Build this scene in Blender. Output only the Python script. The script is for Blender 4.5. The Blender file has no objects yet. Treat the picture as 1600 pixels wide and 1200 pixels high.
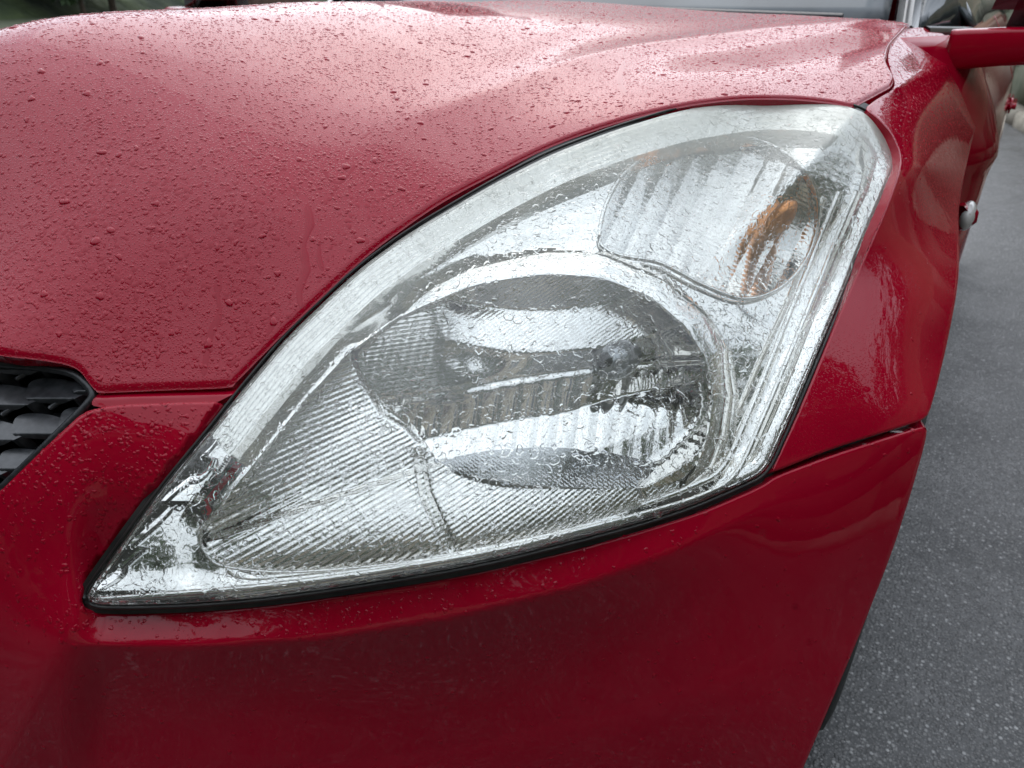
import bpy, bmesh, math
import numpy as np
from mathutils import Vector, Matrix
from mathutils.geometry import delaunay_2d_cdt
rng = np.random.default_rng(7)
SC = bpy.context.scene
COL = SC.collection

# ------------------------------------------------------------------ camera
CAM = np.array([.862, -.105, 1.03]); YAW, PIT = math.radians(32.5), math.radians(29); FPX = 1117.
cd = bpy.data.cameras.new('camera'); cam = bpy.data.objects.new('camera', cd); COL.objects.link(cam)
cam.location = CAM; cam.rotation_euler = (math.radians(90) - PIT, 0, YAW)
cd.sensor_width = 36; cd.lens = FPX / 1600 * 36; cd.clip_start = .02; cd.clip_end = 800
cd.dof.use_dof = True; cd.dof.focus_distance = .66; cd.dof.aperture_fstop = 9
SC.camera = cam
SC.view_settings.view_transform = 'Standard'; SC.view_settings.look = 'None'
SC.view_settings.exposure = .05; SC.view_settings.gamma = 1
SC.cycles.max_bounces = 14; SC.cycles.transmission_bounces = 12; SC.cycles.glossy_bounces = 8
SC.cycles.transparent_max_bounces = 8; SC.cycles.caustics_refractive = True; SC.cycles.caustics_reflective = True
SC.cycles.blur_glossy = .3

# ------------------------------------------------------------------ world: overcast sky
W = bpy.data.worlds.new('World'); SC.world = W; W.use_nodes = True
wn = W.node_tree.nodes; wl = W.node_tree.links; wn.clear()
SUN_DIR = Vector((-.45, .72, .62)).normalized()
SUN_EL, SUN_AZ = math.asin(SUN_DIR.z), math.atan2(SUN_DIR.x, SUN_DIR.y)
sky = wn.new('ShaderNodeTexSky'); sky.sky_type = 'NISHITA'; sky.sun_disc = False
sky.sun_elevation = SUN_EL; sky.sun_rotation = SUN_AZ; sky.dust_density = 3
tc = wn.new('ShaderNodeTexCoord')
mp = wn.new('ShaderNodeMapping'); mp.inputs['Scale'].default_value = (1, 1, 2.2)
nz = wn.new('ShaderNodeTexNoise'); nz.inputs['Scale'].default_value = 2.2; nz.inputs['Detail'].default_value = 6
nz.inputs['Roughness'].default_value = .55
cr = wn.new('ShaderNodeValToRGB')
cr.color_ramp.elements[0].position = .32; cr.color_ramp.elements[0].color = (6.0, 6.6, 7.5, 1)
cr.color_ramp.elements[1].position = .68; cr.color_ramp.elements[1].color = (10.6, 11.2, 12.2, 1)
mx = wn.new('ShaderNodeMix'); mx.data_type = 'RGBA'; mx.inputs[0].default_value = .88
bg = wn.new('ShaderNodeBackground'); bg.inputs['Strength'].default_value = .15
wo = wn.new('ShaderNodeOutputWorld')
wl.new(tc.outputs['Generated'], mp.inputs['Vector']); wl.new(mp.outputs[0], nz.inputs['Vector'])
wl.new(nz.outputs['Fac'], cr.inputs[0]); wl.new(sky.outputs[0], mx.inputs[6]); wl.new(cr.outputs[0], mx.inputs[7])
dt_ = wn.new('ShaderNodeVectorMath'); dt_.operation = 'DOT_PRODUCT'; dt_.inputs[1].default_value = (SUN_DIR.x * .7, SUN_DIR.y * .7, .62)
nrm_ = wn.new('ShaderNodeVectorMath'); nrm_.operation = 'NORMALIZE'; wl.new(tc.outputs['Generated'], nrm_.inputs[0]); wl.new(nrm_.outputs[0], dt_.inputs[0])
gr_ = wn.new('ShaderNodeMapRange'); gr_.interpolation_type = 'SMOOTHSTEP'; gr_.inputs['From Min'].default_value = -.45; gr_.inputs['From Max'].default_value = .85
gr_.inputs['To Min'].default_value = .45; gr_.inputs['To Max'].default_value = 1.38; wl.new(dt_.outputs['Value'], gr_.inputs[0])
vs_ = wn.new('ShaderNodeVectorMath'); vs_.operation = 'SCALE'; wl.new(mx.outputs[2], vs_.inputs[0]); wl.new(gr_.outputs[0], vs_.inputs['Scale'])
wl.new(vs_.outputs[0], bg.inputs['Color']); wl.new(bg.outputs[0], wo.inputs[0])
sd = bpy.data.lights.new('sun', 'SUN'); sd.energy = .5; sd.angle = math.radians(60); sd.color = (1, .97, .93)
so = bpy.data.objects.new('sun', sd); COL.objects.link(so)
so.rotation_euler = SUN_DIR.to_track_quat('Z', 'Y').to_euler()

# ------------------------------------------------------------------ math helpers
FW = np.array([-math.sin(YAW) * math.cos(PIT), math.cos(YAW) * math.cos(PIT), -math.sin(PIT)])
RT = np.array([math.cos(YAW), math.sin(YAW), 0.]); UPV = np.cross(RT, FW)
def rays(p):
    p = np.atleast_2d(np.asarray(p, float))
    return FW + RT * ((p[:, :1] - 800) / FPX) + UPV * ((600 - p[:, 1:2]) / FPX)
def unproj(p, t): return CAM + rays(p) * np.asarray(t).reshape(-1, 1)
class TPS:
    def __init__(s, x, y, lam=1e-4):
        s.x = np.asarray(x, float); n = len(s.x)
        K = s.k(s.x, s.x) + lam * np.eye(n); Pm = np.c_[np.ones(n), s.x]
        A = np.block([[K, Pm], [Pm.T, np.zeros((3, 3))]])
        s.w = np.linalg.solve(A, np.r_[np.asarray(y, float), 0, 0, 0])
    def k(s, a, b):
        r2 = ((a[:, None, :] - b[None]) ** 2).sum(2) + 1e-12
        return .5 * r2 * np.log(r2)
    def __call__(s, q):
        q = np.asarray(q, float); out = np.empty(len(q))
        for i in range(0, len(q), 20000):
            c = q[i:i + 20000]; out[i:i + 20000] = s.k(c, s.x) @ s.w[:-3] + s.w[-3] + c @ s.w[-2:]
        return out
def pldist(q, pl, closed=False):
    """distance to a polyline and the position along it, 0..1"""
    q = np.asarray(q, float); pl = np.asarray(pl, float)
    A = pl if closed else pl[:-1]; B = np.roll(pl, -1, 0) if closed else pl[1:]
    L = np.linalg.norm(B - A, axis=1); cum = np.r_[0, np.cumsum(L)]; tot = cum[-1]
    best = np.full(len(q), 1e9); al = np.zeros(len(q))
    for i in range(len(A)):
        d = B[i] - A[i]; t = np.clip(((q - A[i]) @ d) / max(L[i] ** 2, 1e-12), 0, 1)
        ds = np.hypot(*(q - A[i] - t[:, None] * d).T); m = ds < best
        best[m] = ds[m]; al[m] = (cum[i] + t[m] * L[i]) / tot
    return best, al
def inside(q, poly):
    x, y = q[:, 0], q[:, 1]; r = np.zeros(len(q), bool); n = len(poly); j = n - 1
    for i in range(n):
        xi, yi = poly[i]; xj, yj = poly[j]
        if yi != yj:
            c = ((yi > y) != (yj > y)) & (x < (xj - xi) * (y - yi) / (yj - yi) + xi); r ^= c
        j = i
    return r
def smooth(pl, step, closed=True, it=2):
    """round the corners a little, then space points evenly"""
    p = np.asarray(pl, float)
    for _ in range(it):
        if closed:
            n = np.roll(p, -1, 0); q = np.empty((2 * len(p), 2)); q[0::2] = .82 * p + .18 * n; q[1::2] = .18 * p + .82 * n
        else:
            n = p[1:]; m = p[:-1]; q = np.empty((2 * len(m), 2)); q[0::2] = .82 * m + .18 * n; q[1::2] = .18 * m + .82 * n
            q = np.r_[p[:1], q, p[-1:]]
        p = q
    c = np.r_[p, p[:1]] if closed else p
    L = np.r_[0, np.cumsum(np.hypot(*np.diff(c, axis=0).T))]
    n = max(8, int(L[-1] / step)); s = np.linspace(0, L[-1], n + 1)
    o = np.c_[np.interp(s, L, c[:, 0]), np.interp(s, L, c[:, 1])]
    return o[:-1] if closed else o
def spline(pl, step, closed=False):
    """Catmull-Rom through the points"""
    p = np.asarray(pl, float); n = len(p); out = []
    rngi = range(n if closed else n - 1)
    for i in rngi:
        g = (lambda k: p[k % n]) if closed else (lambda k: p[min(max(k, 0), n - 1)])
        p0, p1, p2, p3 = g(i - 1), g(i), g(i + 1), g(i + 2)
        m = max(2, int(np.linalg.norm(p2 - p1) / step))
        for k in range(m):
            t = k / m
            out.append(.5 * (2 * p1 + (p2 - p0) * t + (2 * p0 - 5 * p1 + 4 * p2 - p3) * t * t + (3 * p1 - p0 - 3 * p2 + p3) * t ** 3))
    if not closed: out.append(p[-1])
    return np.array(out)
def offset(poly, d):
    p = np.asarray(poly, float); tg = np.roll(p, -1, 0) - np.roll(p, 1, 0)
    tg /= np.linalg.norm(tg, axis=1)[:, None] + 1e-9
    area = .5 * np.sum(p[:, 0] * np.roll(p[:, 1], -1) - np.roll(p[:, 0], -1) * p[:, 1])
    nrm = np.c_[tg[:, 1], -tg[:, 0]] * (1 if area > 0 else -1)
    return p + nrm * d
def sstep(x, a, b):
    t = np.clip((x - a) / (b - a), 0, 1); return t * t * (3 - 2 * t)
def vnoise(q, sc, seed=0):
    """cheap smooth value noise in 2D"""
    q = q * sc; i = np.floor(q).astype(int); f = q - i; f = f * f * (3 - 2 * f)
    def h(a, b):
        v = np.sin(a * 127.1 + b * 311.7 + seed * 74.7) * 43758.5453; return v - np.floor(v)
    a = h(i[:, 0], i[:, 1]); b = h(i[:, 0] + 1, i[:, 1]); c = h(i[:, 0], i[:, 1] + 1); d = h(i[:, 0] + 1, i[:, 1] + 1)
    return (a * (1 - f[:, 0]) + b * f[:, 0]) * (1 - f[:, 1]) + (c * (1 - f[:, 0]) + d * f[:, 0]) * f[:, 1]

# ------------------------------------------------------------------ object helpers
def setp(o, label=None, cat=None, group=None, kind=None):
    if label: o['label'] = label
    if cat: o['category'] = cat
    if group: o['group'] = group
    if kind: o['kind'] = kind
    return o
def empty(name, loc=(0, 0, 0), **k):
    o = bpy.data.objects.new(name, None); COL.objects.link(o); o.location = loc; return setp(o, **k)
def link(name, me, mat, parent=None):
    o = bpy.data.objects.new(name, me); COL.objects.link(o)
    if mat: me.materials.append(mat)
    if parent: o.parent = parent
    return o
def mesh_np(name, V, Fc, mat, parent=None, N=None, attrs=None):
    me = bpy.data.meshes.new(name); me.from_pydata([tuple(v) for v in V], [], [tuple(f) for f in Fc])
    me.polygons.foreach_set('use_smooth', np.ones(len(me.polygons), bool))
    if attrs:
        for k, v in attrs.items():
            a = me.attributes.new(k, 'FLOAT', 'POINT'); a.data.foreach_set('value', np.asarray(v, np.float32))
    me.update()
    if N is not None: me.normals_split_custom_set_from_vertices([tuple(n) for n in N])
    return link(name, me, mat, parent)
def mesh_tri(name, V, T, mat, parent=None):
    me = bpy.data.meshes.new(name); V = np.asarray(V, np.float32); T = np.asarray(T, np.int32)
    me.vertices.add(len(V)); me.vertices.foreach_set('co', V.ravel())
    me.loops.add(T.size); me.loops.foreach_set('vertex_index', T.ravel())
    me.polygons.add(len(T)); me.polygons.foreach_set('loop_start', np.arange(0, T.size, 3, dtype=np.int32))
    me.polygons.foreach_set('loop_total', np.full(len(T), 3, np.int32))
    me.update(calc_edges=True); me.polygons.foreach_set('use_smooth', np.ones(len(T), bool)); me.update()
    return link(name, me, mat, parent)
def patch(name, poly, S, step, mat, parent=None, holes=(), rings=(), skirt=.01, cap=None, attrs=None, eps=.4, extra=None, spacing=None, toward=None, keep=None):
    """sheet over a polygon of a 2D domain; S maps domain points to 3D. Rolled-in skirt gives it thickness;
    cap closes the back at that distance."""
    poly = np.asarray(poly, float); loops = [poly] + [np.asarray(h, float) for h in holes]
    lo, hi = poly.min(0), poly.max(0)
    gx = np.arange(lo[0], hi[0], step); gy = np.arange(lo[1], hi[1], step * .87)
    G = np.array(np.meshgrid(gx, gy)).reshape(2, -1).T
    row = np.round((G[:, 1] - lo[1]) / (step * .87)).astype(int); G[:, 0] += (row % 2) * step * .5
    G += (vnoise(G * 7.3, 1 / step, 3)[:, None] - .5) * step * .02
    ok = inside(G, poly)
    for h in loops[1:]: ok &= ~inside(G, h)
    G = G[ok]
    if spacing is not None: G = G[spacing(G)]
    rmax = max(rings) if rings else 0
    for lp in loops:
        d, _ = pldist(G, lp, True); G = G[d > max(step * .5, rmax + step * .35)]
    pts = [lp for lp in loops]; edges = []; n0 = 0
    for lp in loops:
        n = len(lp); edges += [(n0 + i, n0 + (i + 1) % n) for i in range(n)]; n0 += n
    for r in rings:
        for k, lp in enumerate(loops):
            q = offset(lp, -r if k == 0 else r)
            m = inside(q, poly)
            for h in loops[1:]: m &= ~inside(q, h)
            for l2 in loops: m &= pldist(q, l2, True)[0] > r * .9
            pts.append(q[m])
    if extra is not None: pts.append(extra)
    pts.append(G); Q = np.concatenate(pts)
    v2, e2, f2, *_ = delaunay_2d_cdt([Vector(map(float, q)) for q in Q], edges, [], 0, 1e-6)
    Q = np.array([tuple(v) for v in v2]); f2 = [f for f in f2 if len(f) == 3]; Fa = np.array(f2)
    c = Q[Fa].mean(1); ok = inside(c, poly)
    for h in loops[1:]: ok &= ~inside(c, h)
    Fa = Fa[ok]
    P = S(Q); n = np.cross(S(Q + [eps, 0]) - S(Q - [eps, 0]), S(Q + [0, eps]) - S(Q - [0, eps]))
    n /= np.linalg.norm(n, axis=1)[:, None] + 1e-15
    vd = (CAM if toward is None else toward) - P
    if toward is not None: n *= np.sign((n * vd).sum(1))[:, None]
    else: n *= (1 if np.median((n * vd).sum(1)) > 0 else -1)
    fn = np.cross(P[Fa[:, 1]] - P[Fa[:, 0]], P[Fa[:, 2]] - P[Fa[:, 0]])
    fl = (fn * n[Fa[:, 0]]).sum(1) < 0; Fa[fl] = Fa[fl][:, ::-1]
    V = [P]; NN = [n]; FF = [tuple(f) for f in Fa]; base = len(P); idx = [np.arange(len(P))]
    if skirt:
        for lp in loops:
            m = len(lp); b = S(lp); nb = np.cross(S(lp + [eps, 0]) - S(lp - [eps, 0]), S(lp + [0, eps]) - S(lp - [0, eps]))
            nb /= np.linalg.norm(nb, axis=1)[:, None]; nb *= np.sign((nb * ((CAM if toward is None else toward) - b)).sum(1))[:, None]
            tg = np.roll(b, -1, 0) - np.roll(b, 1, 0); tg /= np.linalg.norm(tg, axis=1)[:, None] + 1e-12
            o = np.cross(tg, nb)
            near = len(np.atleast_1d(0)) and (b - P.mean(0))
            V += [b, b - nb * skirt]; NN += [o, o]
            for i in range(m):
                j = (i + 1) % m; FF.append((base + i, base + j, base + m + j, base + m + i))
            base += 2 * m
    if cap:
        V.append(P - n * cap); NN.append(-n); FF += [tuple(f[::-1] + base) for f in Fa]; base += len(P)
    V = np.concatenate(V); NN = np.concatenate(NN)
    at = None
    if attrs:
        at = {}
        for k, fn_ in attrs.items():
            a = np.zeros(len(V)); a[:len(P)] = fn_(Q); at[k] = a
    return mesh_np(name, V, FF, mat, parent, NN if not skirt else None, at) if not skirt else sheet_obj(name, V, FF, mat, parent, NN, len(P), at)
def sheet_obj(name, V, FF, mat, parent, NN, nP, at):
    o = mesh_np(name, V, FF, mat, parent, None, at)
    me = o.data; ln = np.empty(len(me.loops), np.int32); me.loops.foreach_get('vertex_index', ln)
    # analytic normals on the face of the sheet, auto (0,0,0) on its edge strip
    L = NN.copy(); me2 = np.zeros_like(L); me2[:nP] = L[:nP]
    me.normals_split_custom_set([tuple(me2[i]) for i in ln])
    return o
def box(bm, c, s, rot=None, bev=0):
    r = bmesh.ops.create_cube(bm, size=1, matrix=Matrix.Translation(c) @ (rot.to_4x4() if rot else Matrix()) @ Matrix.Diagonal((*s, 1)))
    if bev: bmesh.ops.bevel(bm, geom=list({e for v in r['verts'] for e in v.link_edges}), offset=bev, segments=2, affect='EDGES')
def bm_obj(name, bm, mat, parent=None, smoothf=True):
    me = bpy.data.meshes.new(name); bm.to_mesh(me); bm.free()
    if smoothf:
        for p in me.polygons: p.use_smooth = True
    return link(name, me, mat, parent)
def tube(name, pts, r, mat, parent=None, n=8, flat=1.0):
    pts = np.asarray(pts, float); V = []; Fc = []
    tg = np.gradient(pts, axis=0); tg /= np.linalg.norm(tg, axis=1)[:, None] + 1e-12
    rr = np.broadcast_to(r, len(pts))
    for i, p in enumerate(pts):
        a = np.cross(tg[i], CAM - p); a /= np.linalg.norm(a); b = np.cross(tg[i], a)
        for k in range(n):
            th = 2 * math.pi * k / n; V.append(p + rr[i] * (a * math.cos(th) * flat + b * math.sin(th)))
    for i in range(len(pts) - 1):
        for k in range(n): Fc.append((i * n + k, i * n + (k + 1) % n, (i + 1) * n + (k + 1) % n, (i + 1) * n + k))
    Fc.append(tuple(range(n))); Fc.append(tuple(range((len(pts) - 1) * n, len(pts) * n))[::-1])
    return mesh_np(name, V, Fc, mat, parent)

# ------------------------------------------------------------------ materials
def mat(name, col, rough=.5, metal=0, coat=0, coatr=.03, spec=.5, **k):
    m = bpy.data.materials.new(name); m.use_nodes = True; b = m.node_tree.nodes['Principled BSDF']
    b.inputs['Base Color'].default_value = (*col, 1); b.inputs['Roughness'].default_value = rough
    b.inputs['Metallic'].default_value = metal; b.inputs['Coat Weight'].default_value = coat
    b.inputs['Coat Roughness'].default_value = coatr; b.inputs['Specular IOR Level'].default_value = spec
    for kk, v in k.items(): b.inputs[kk.replace('_', ' ')].default_value = v
    return m
def nodes(m): return m.node_tree.nodes, m.node_tree.links, m.node_tree.nodes['Principled BSDF']
def add_noise(m, scale, c0, c1, p0=.35, p1=.65, bump=0, dist=.001, detail=5, coord='Object', rough=None):
    n, l, b = nodes(m); t = n.new('ShaderNodeTexCoord'); z = n.new('ShaderNodeTexNoise')
    z.inputs['Scale'].default_value = scale; z.inputs['Detail'].default_value = detail
    l.new(t.outputs[coord], z.inputs['Vector'])
    if c0:
        r = n.new('ShaderNodeValToRGB'); r.color_ramp.elements[0].position = p0; r.color_ramp.elements[1].position = p1
        r.color_ramp.elements[0].color = (*c0, 1); r.color_ramp.elements[1].color = (*c1, 1)
        l.new(z.outputs['Fac'], r.inputs[0]); l.new(r.outputs[0], b.inputs['Base Color'])
    if rough:
        q = n.new('ShaderNodeMapRange'); q.inputs['To Min'].default_value = rough[0]; q.inputs['To Max'].default_value = rough[1]
        l.new(z.outputs['Fac'], q.inputs[0]); l.new(q.outputs[0], b.inputs['Roughness'])
    if bump:
        u = n.new('ShaderNodeBump'); u.inputs['Strength'].default_value = bump; u.inputs['Distance'].default_value = dist
        l.new(z.outputs['Fac'], u.inputs['Height']); l.new(u.outputs[0], b.inputs['Normal'])
    return m
PAINT = (.385, .0004, .020)
def paint(name, mist=0.):
    m = mat(name, PAINT, .6, 0, 1, .03, .0); n, l, b = nodes(m)
    t = n.new('ShaderNodeTexCoord')
    # fine spray that has dried to specks of dust, and road film
    z = n.new('ShaderNodeTexNoise'); z.inputs['Scale'].default_value = 9; z.inputs['Detail'].default_value = 8; z.inputs['Roughness'].default_value = .7
    l.new(t.outputs['Object'], z.inputs['Vector'])
    r = n.new('ShaderNodeValToRGB'); r.color_ramp.elements[0].color = (PAINT[0] * .93, PAINT[1], PAINT[2], 1)
    r.color_ramp.elements[1].color = (PAINT[0] * 1.06, .003, .020, 1)
    l.new(z.outputs['Fac'], r.inputs[0])
    v = n.new('ShaderNodeTexVoronoi'); v.inputs['Scale'].default_value = 260; l.new(t.outputs['Object'], v.inputs['Vector'])
    lt = n.new('ShaderNodeMath'); lt.operation = 'LESS_THAN'; lt.inputs[1].default_value = .085; l.new(v.outputs['Distance'], lt.inputs[0])
    sp = n.new('ShaderNodeSeparateColor'); l.new(v.outputs['Color'], sp.inputs[0])
    g = n.new('ShaderNodeMath'); g.operation = 'GREATER_THAN'; g.inputs[1].default_value = .95; l.new(sp.outputs[0], g.inputs[0])
    mu = n.new('ShaderNodeMath'); mu.operation = 'MULTIPLY'; l.new(lt.outputs[0], mu.inputs[0]); l.new(g.outputs[0], mu.inputs[1])
    m2 = n.new('ShaderNodeMath'); m2.operation = 'MULTIPLY'; m2.inputs[1].default_value = .3; l.new(mu.outputs[0], m2.inputs[0])
    mixc = n.new('ShaderNodeMix'); mixc.data_type = 'RGBA'; l.new(m2.outputs[0], mixc.inputs[0]); l.new(r.outputs[0], mixc.inputs[6])
    mixc.inputs[7].default_value = (.42, .32, .30, 1); l.new(mixc.outputs[2], b.inputs['Base Color'])
    # orange-peel, very faint, in the clear coat; mist of tiny drops where it rained
    o = n.new('ShaderNodeTexNoise'); o.inputs['Scale'].default_value = 60; o.inputs['Detail'].default_value = 2; l.new(t.outputs['Object'], o.inputs['Vector'])
    u = n.new('ShaderNodeBump'); u.inputs['Strength'].default_value = .05; u.inputs['Distance'].default_value = .002
    l.new(o.outputs['Fac'], u.inputs['Height'])
    last = u
    if mist:
        w = n.new('ShaderNodeTexVoronoi'); w.inputs['Scale'].default_value = 480; w.inputs['Randomness'].default_value = 1
        l.new(t.outputs['Object'], w.inputs['Vector'])
        mr = n.new('ShaderNodeMapRange'); mr.inputs['From Min'].default_value = .18; mr.inputs['From Max'].default_value = .42
        mr.inputs['To Min'].default_value = 1; mr.inputs['To Max'].default_value = 0; mr.interpolation_type = 'SMOOTHSTEP'
        l.new(w.outputs['Distance'], mr.inputs[0])
        u2 = n.new('ShaderNodeBump'); u2.inputs['Strength'].default_value = mist; u2.inputs['Distance'].default_value = .0006
        l.new(mr.outputs[0], u2.inputs['Height']); l.new(u.outputs[0], u2.inputs['Normal']); last = u2
    l.new(last.outputs[0], b.inputs['Coat Normal'])
    l.new(last.outputs[0], b.inputs['Normal'])
    return m
M_PAINT = paint('red_paint'); M_HOOD = paint('wet_red_paint', .34)
for m_, i_ in ((M_HOOD, 1.47), (M_PAINT, 1.42)): m_.node_tree.nodes['Principled BSDF'].inputs['Coat IOR'].default_value = i_
M_HOOD.node_tree.nodes['Principled BSDF'].inputs['Coat Roughness'].default_value = .06
M_DROP = mat('water_on_red', (.355, .0004, .017), .6, 0, 1, .01, .0, Coat_IOR=1.42)
M_BLACK = add_noise(mat('black_plastic', (.018, .019, .021), .34), 300, (.016, .017, .019), (.036, .038, .041), bump=.15, dist=.0004)
M_RUB = add_noise(mat('rubber_seal', (.012, .012, .012), .45), 60, (.008, .008, .008), (.024, .022, .02))
M_DARK = mat('dark_void', (.006, .006, .006), .8)
M_CHROME = mat('chrome', (.88, .87, .845), .045, 1)
M_CHROME2 = mat('satin_chrome', (.82, .81, .77), .16, 1)
M_BEZEL = mat('grey_bezel', (.62, .65, .65), .22, 1)
M_ORANGE = mat('amber_bulb', (1., .40, .12), .3, .6, .6, .05)
M_BULB = mat('bulb_glass', (.5, .52, .54), .12, .6)
def glass_mat():
    m = bpy.data.materials.new('wet_polycarbonate'); m.use_nodes = True; n, l = m.node_tree.nodes, m.node_tree.links
    b = n['Principled BSDF']; b.inputs['Base Color'].default_value = (.965, .985, .975, 1); b.inputs['Roughness'].default_value = .0
    b.inputs['Transmission Weight'].default_value = 1; b.inputs['IOR'].default_value = 1.45
    t = n.new('ShaderNodeTexCoord'); mpn = n.new('ShaderNodeMapping'); l.new(t.outputs['Object'], mpn.inputs['Vector'])
    z = n.new('ShaderNodeTexNoise'); z.inputs['Scale'].default_value = 130; z.inputs['Detail'].default_value = 2; l.new(mpn.outputs[0], z.inputs['Vector'])
    vm = n.new('ShaderNodeVectorMath'); vm.operation = 'MULTIPLY_ADD'; vm.inputs[1].default_value = (.007, .007, .010)
    l.new(z.outputs['Color'], vm.inputs[0]); l.new(mpn.outputs[0], vm.inputs[2])
    def layer(scale, lo, hi, keep):
        v = n.new('ShaderNodeTexVoronoi'); v.inputs['Scale'].default_value = scale; l.new(vm.outputs[0], v.inputs['Vector'])
        sp = n.new('ShaderNodeSeparateColor'); l.new(v.outputs['Color'], sp.inputs[0])
        g = n.new('ShaderNodeMapRange'); g.inputs['From Min'].default_value = keep; g.inputs['From Max'].default_value = 1
        g.inputs['To Min'].default_value = 0; g.inputs['To Max'].default_value = 1; l.new(sp.outputs[0], g.inputs[0])
        d = n.new('ShaderNodeMath'); d.operation = 'SUBTRACT'; l.new(g.outputs[0], d.inputs[0]); l.new(v.outputs['Distance'], d.inputs[1])
        q = n.new('ShaderNodeMapRange'); q.interpolation_type = 'SMOOTHSTEP'; q.inputs['From Min'].default_value = lo; q.inputs['From Max'].default_value = hi
        l.new(d.outputs[0], q.inputs[0]); return q.outputs[0]
    h1 = layer(130, -.02, .14, .12); h2 = layer(300, -.02, .16, .35)
    a = n.new('ShaderNodeMath'); a.operation = 'MULTIPLY_ADD'; a.inputs[1].default_value = .3; l.new(h2, a.inputs[0]); l.new(h1, a.inputs[2])
    geo = n.new('ShaderNodeAttribute'); geo.attribute_name = 'wet'
    a2 = n.new('ShaderNodeMath'); a2.operation = 'MULTIPLY'; l.new(a.outputs[0], a2.inputs[0]); l.new(geo.outputs['Fac'], a2.inputs[1])
    u = n.new('ShaderNodeBump'); u.inputs['Strength'].default_value = .85; u.inputs['Distance'].default_value = .0009
    l.new(a2.outputs[0], u.inputs['Height']); l.new(u.outputs[0], b.inputs['Normal'])
    # oxidised, milky plastic along the upper edge
    hz = n.new('ShaderNodeAttribute'); hz.attribute_name = 'haze'
    hn = n.new('ShaderNodeTexNoise'); hn.inputs['Scale'].default_value = 35; hn.inputs['Detail'].default_value = 6; l.new(t.outputs['Object'], hn.inputs['Vector'])
    hm = n.new('ShaderNodeMath'); hm.operation = 'MULTIPLY'; l.new(hz.outputs['Fac'], hm.inputs[0])
    hr = n.new('ShaderNodeMapRange'); hr.inputs['From Min'].default_value = .3; hr.inputs['From Max'].default_value = .7
    hr.inputs['To Min'].default_value = .75; hr.inputs['To Max'].default_value = 1.1; l.new(hn.outputs['Fac'], hr.inputs[0]); l.new(hr.outputs[0], hm.inputs[1])
    df = n.new('ShaderNodeBsdfDiffuse'); df.inputs['Color'].default_value = (.74, .75, .67, 1)
    ms = n.new('ShaderNodeMixShader'); l.new(hm.outputs[0], ms.inputs[0]); l.new(b.outputs[0], ms.inputs[1]); l.new(df.outputs[0], ms.inputs[2])
    l.new(ms.outputs[0], n['Material Output'].inputs[0])
    return m
M_LENS = glass_mat()

# ------------------------------------------------------------------ the car's front as one smooth surface (depth along the view axis, metres)
CT = [(360,605,.573),(560,420,.62),(770,285,.67),(960,200,.70),(1200,153,.74),(1340,160,.76),(1400,135,.825),
 (145,605,.563),(137,938,.555),(700,890,.576),(900,842,.585),(1050,800,.595),(1190,742,.61),(1398,245,.72),(1330,420,.667),(1260,590,.63),
 (1450,660,.645),(1474,560,.685),(1492,470,.725),(1498,400,.785),(1499,340,.86),(1513,250,1.0),(1528,200,1.09),(1320,690,.624),(1440,260,.762),
 (1255,1200,.70),(1350,970,.672),(0,1200,.60),(700,1200,.672),(400,1200,.62),(100,1000,.545),(400,800,.553),(700,600,.577),(1000,500,.605),(1200,350,.66),(900,330,.645),
 (0,760,.55),(240,740,.555),(500,1000,.575),(1484,103,1.06),(1540,140,1.2),(1386,88,.905),(1410,48,1.06),(1455,42,1.16),
 (1100,1500,.80),(400,1500,.74),(-400,1500,.72),(-400,1000,.62),(-300,700,.60)]
CREASE_B = [((95,1006),(300,1009),(500,997),(700,966),(900,916),(1050,862),(1180,800),(1290,760)),
            ((128,950),(75,1050),(20,1170),(-40,1300))]
FOLD_L = ((1352,158),(1250,270),(1150,375),(1080,450))
CREASE_F = ((1398,138),(1440,118),(1484,101))
def bfold(q):
    o = np.zeros(len(q))
    d, a = pldist(q, CREASE_B[0]); w = sstep(a, 0, .06) * (1 - sstep(a, .62, 1)); o += w * .00032 * (np.sqrt(np.minimum(d, 200) ** 2 + 4 ** 2) - 4) * np.exp(-(d / 160) ** 2)
    d, a = pldist(q, CREASE_B[1]); w = 1 - 0 * a; o += w * .00012 * (np.sqrt(d ** 2 + 14 ** 2) - 14) * np.exp(-(d / 120) ** 2)
    d, a = pldist(q, CREASE_F); o += .0009 * (np.sqrt(d ** 2 + 2.5 ** 2) - 2.5) * np.exp(-(d / 26) ** 2)
    return o
def lfold(q):
    d, a = pldist(q, FOLD_L); w = 1 - sstep(a, .55, 1)
    return w * .00042 * (np.sqrt(d ** 2 + 3 ** 2) - 3) * np.exp(-(d / 130) ** 2)
cx_ = np.array([c[:2] for c in CT], float)
TB = TPS(cx_ / 1000, np.array([c[2] for c in CT]) - bfold(cx_), 1.5e-5)
def tb(q): return TB(np.asarray(q) / 1000) + bfold(q)
def tl(q): return TB(np.asarray(q) / 1000) + lfold(q)

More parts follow.
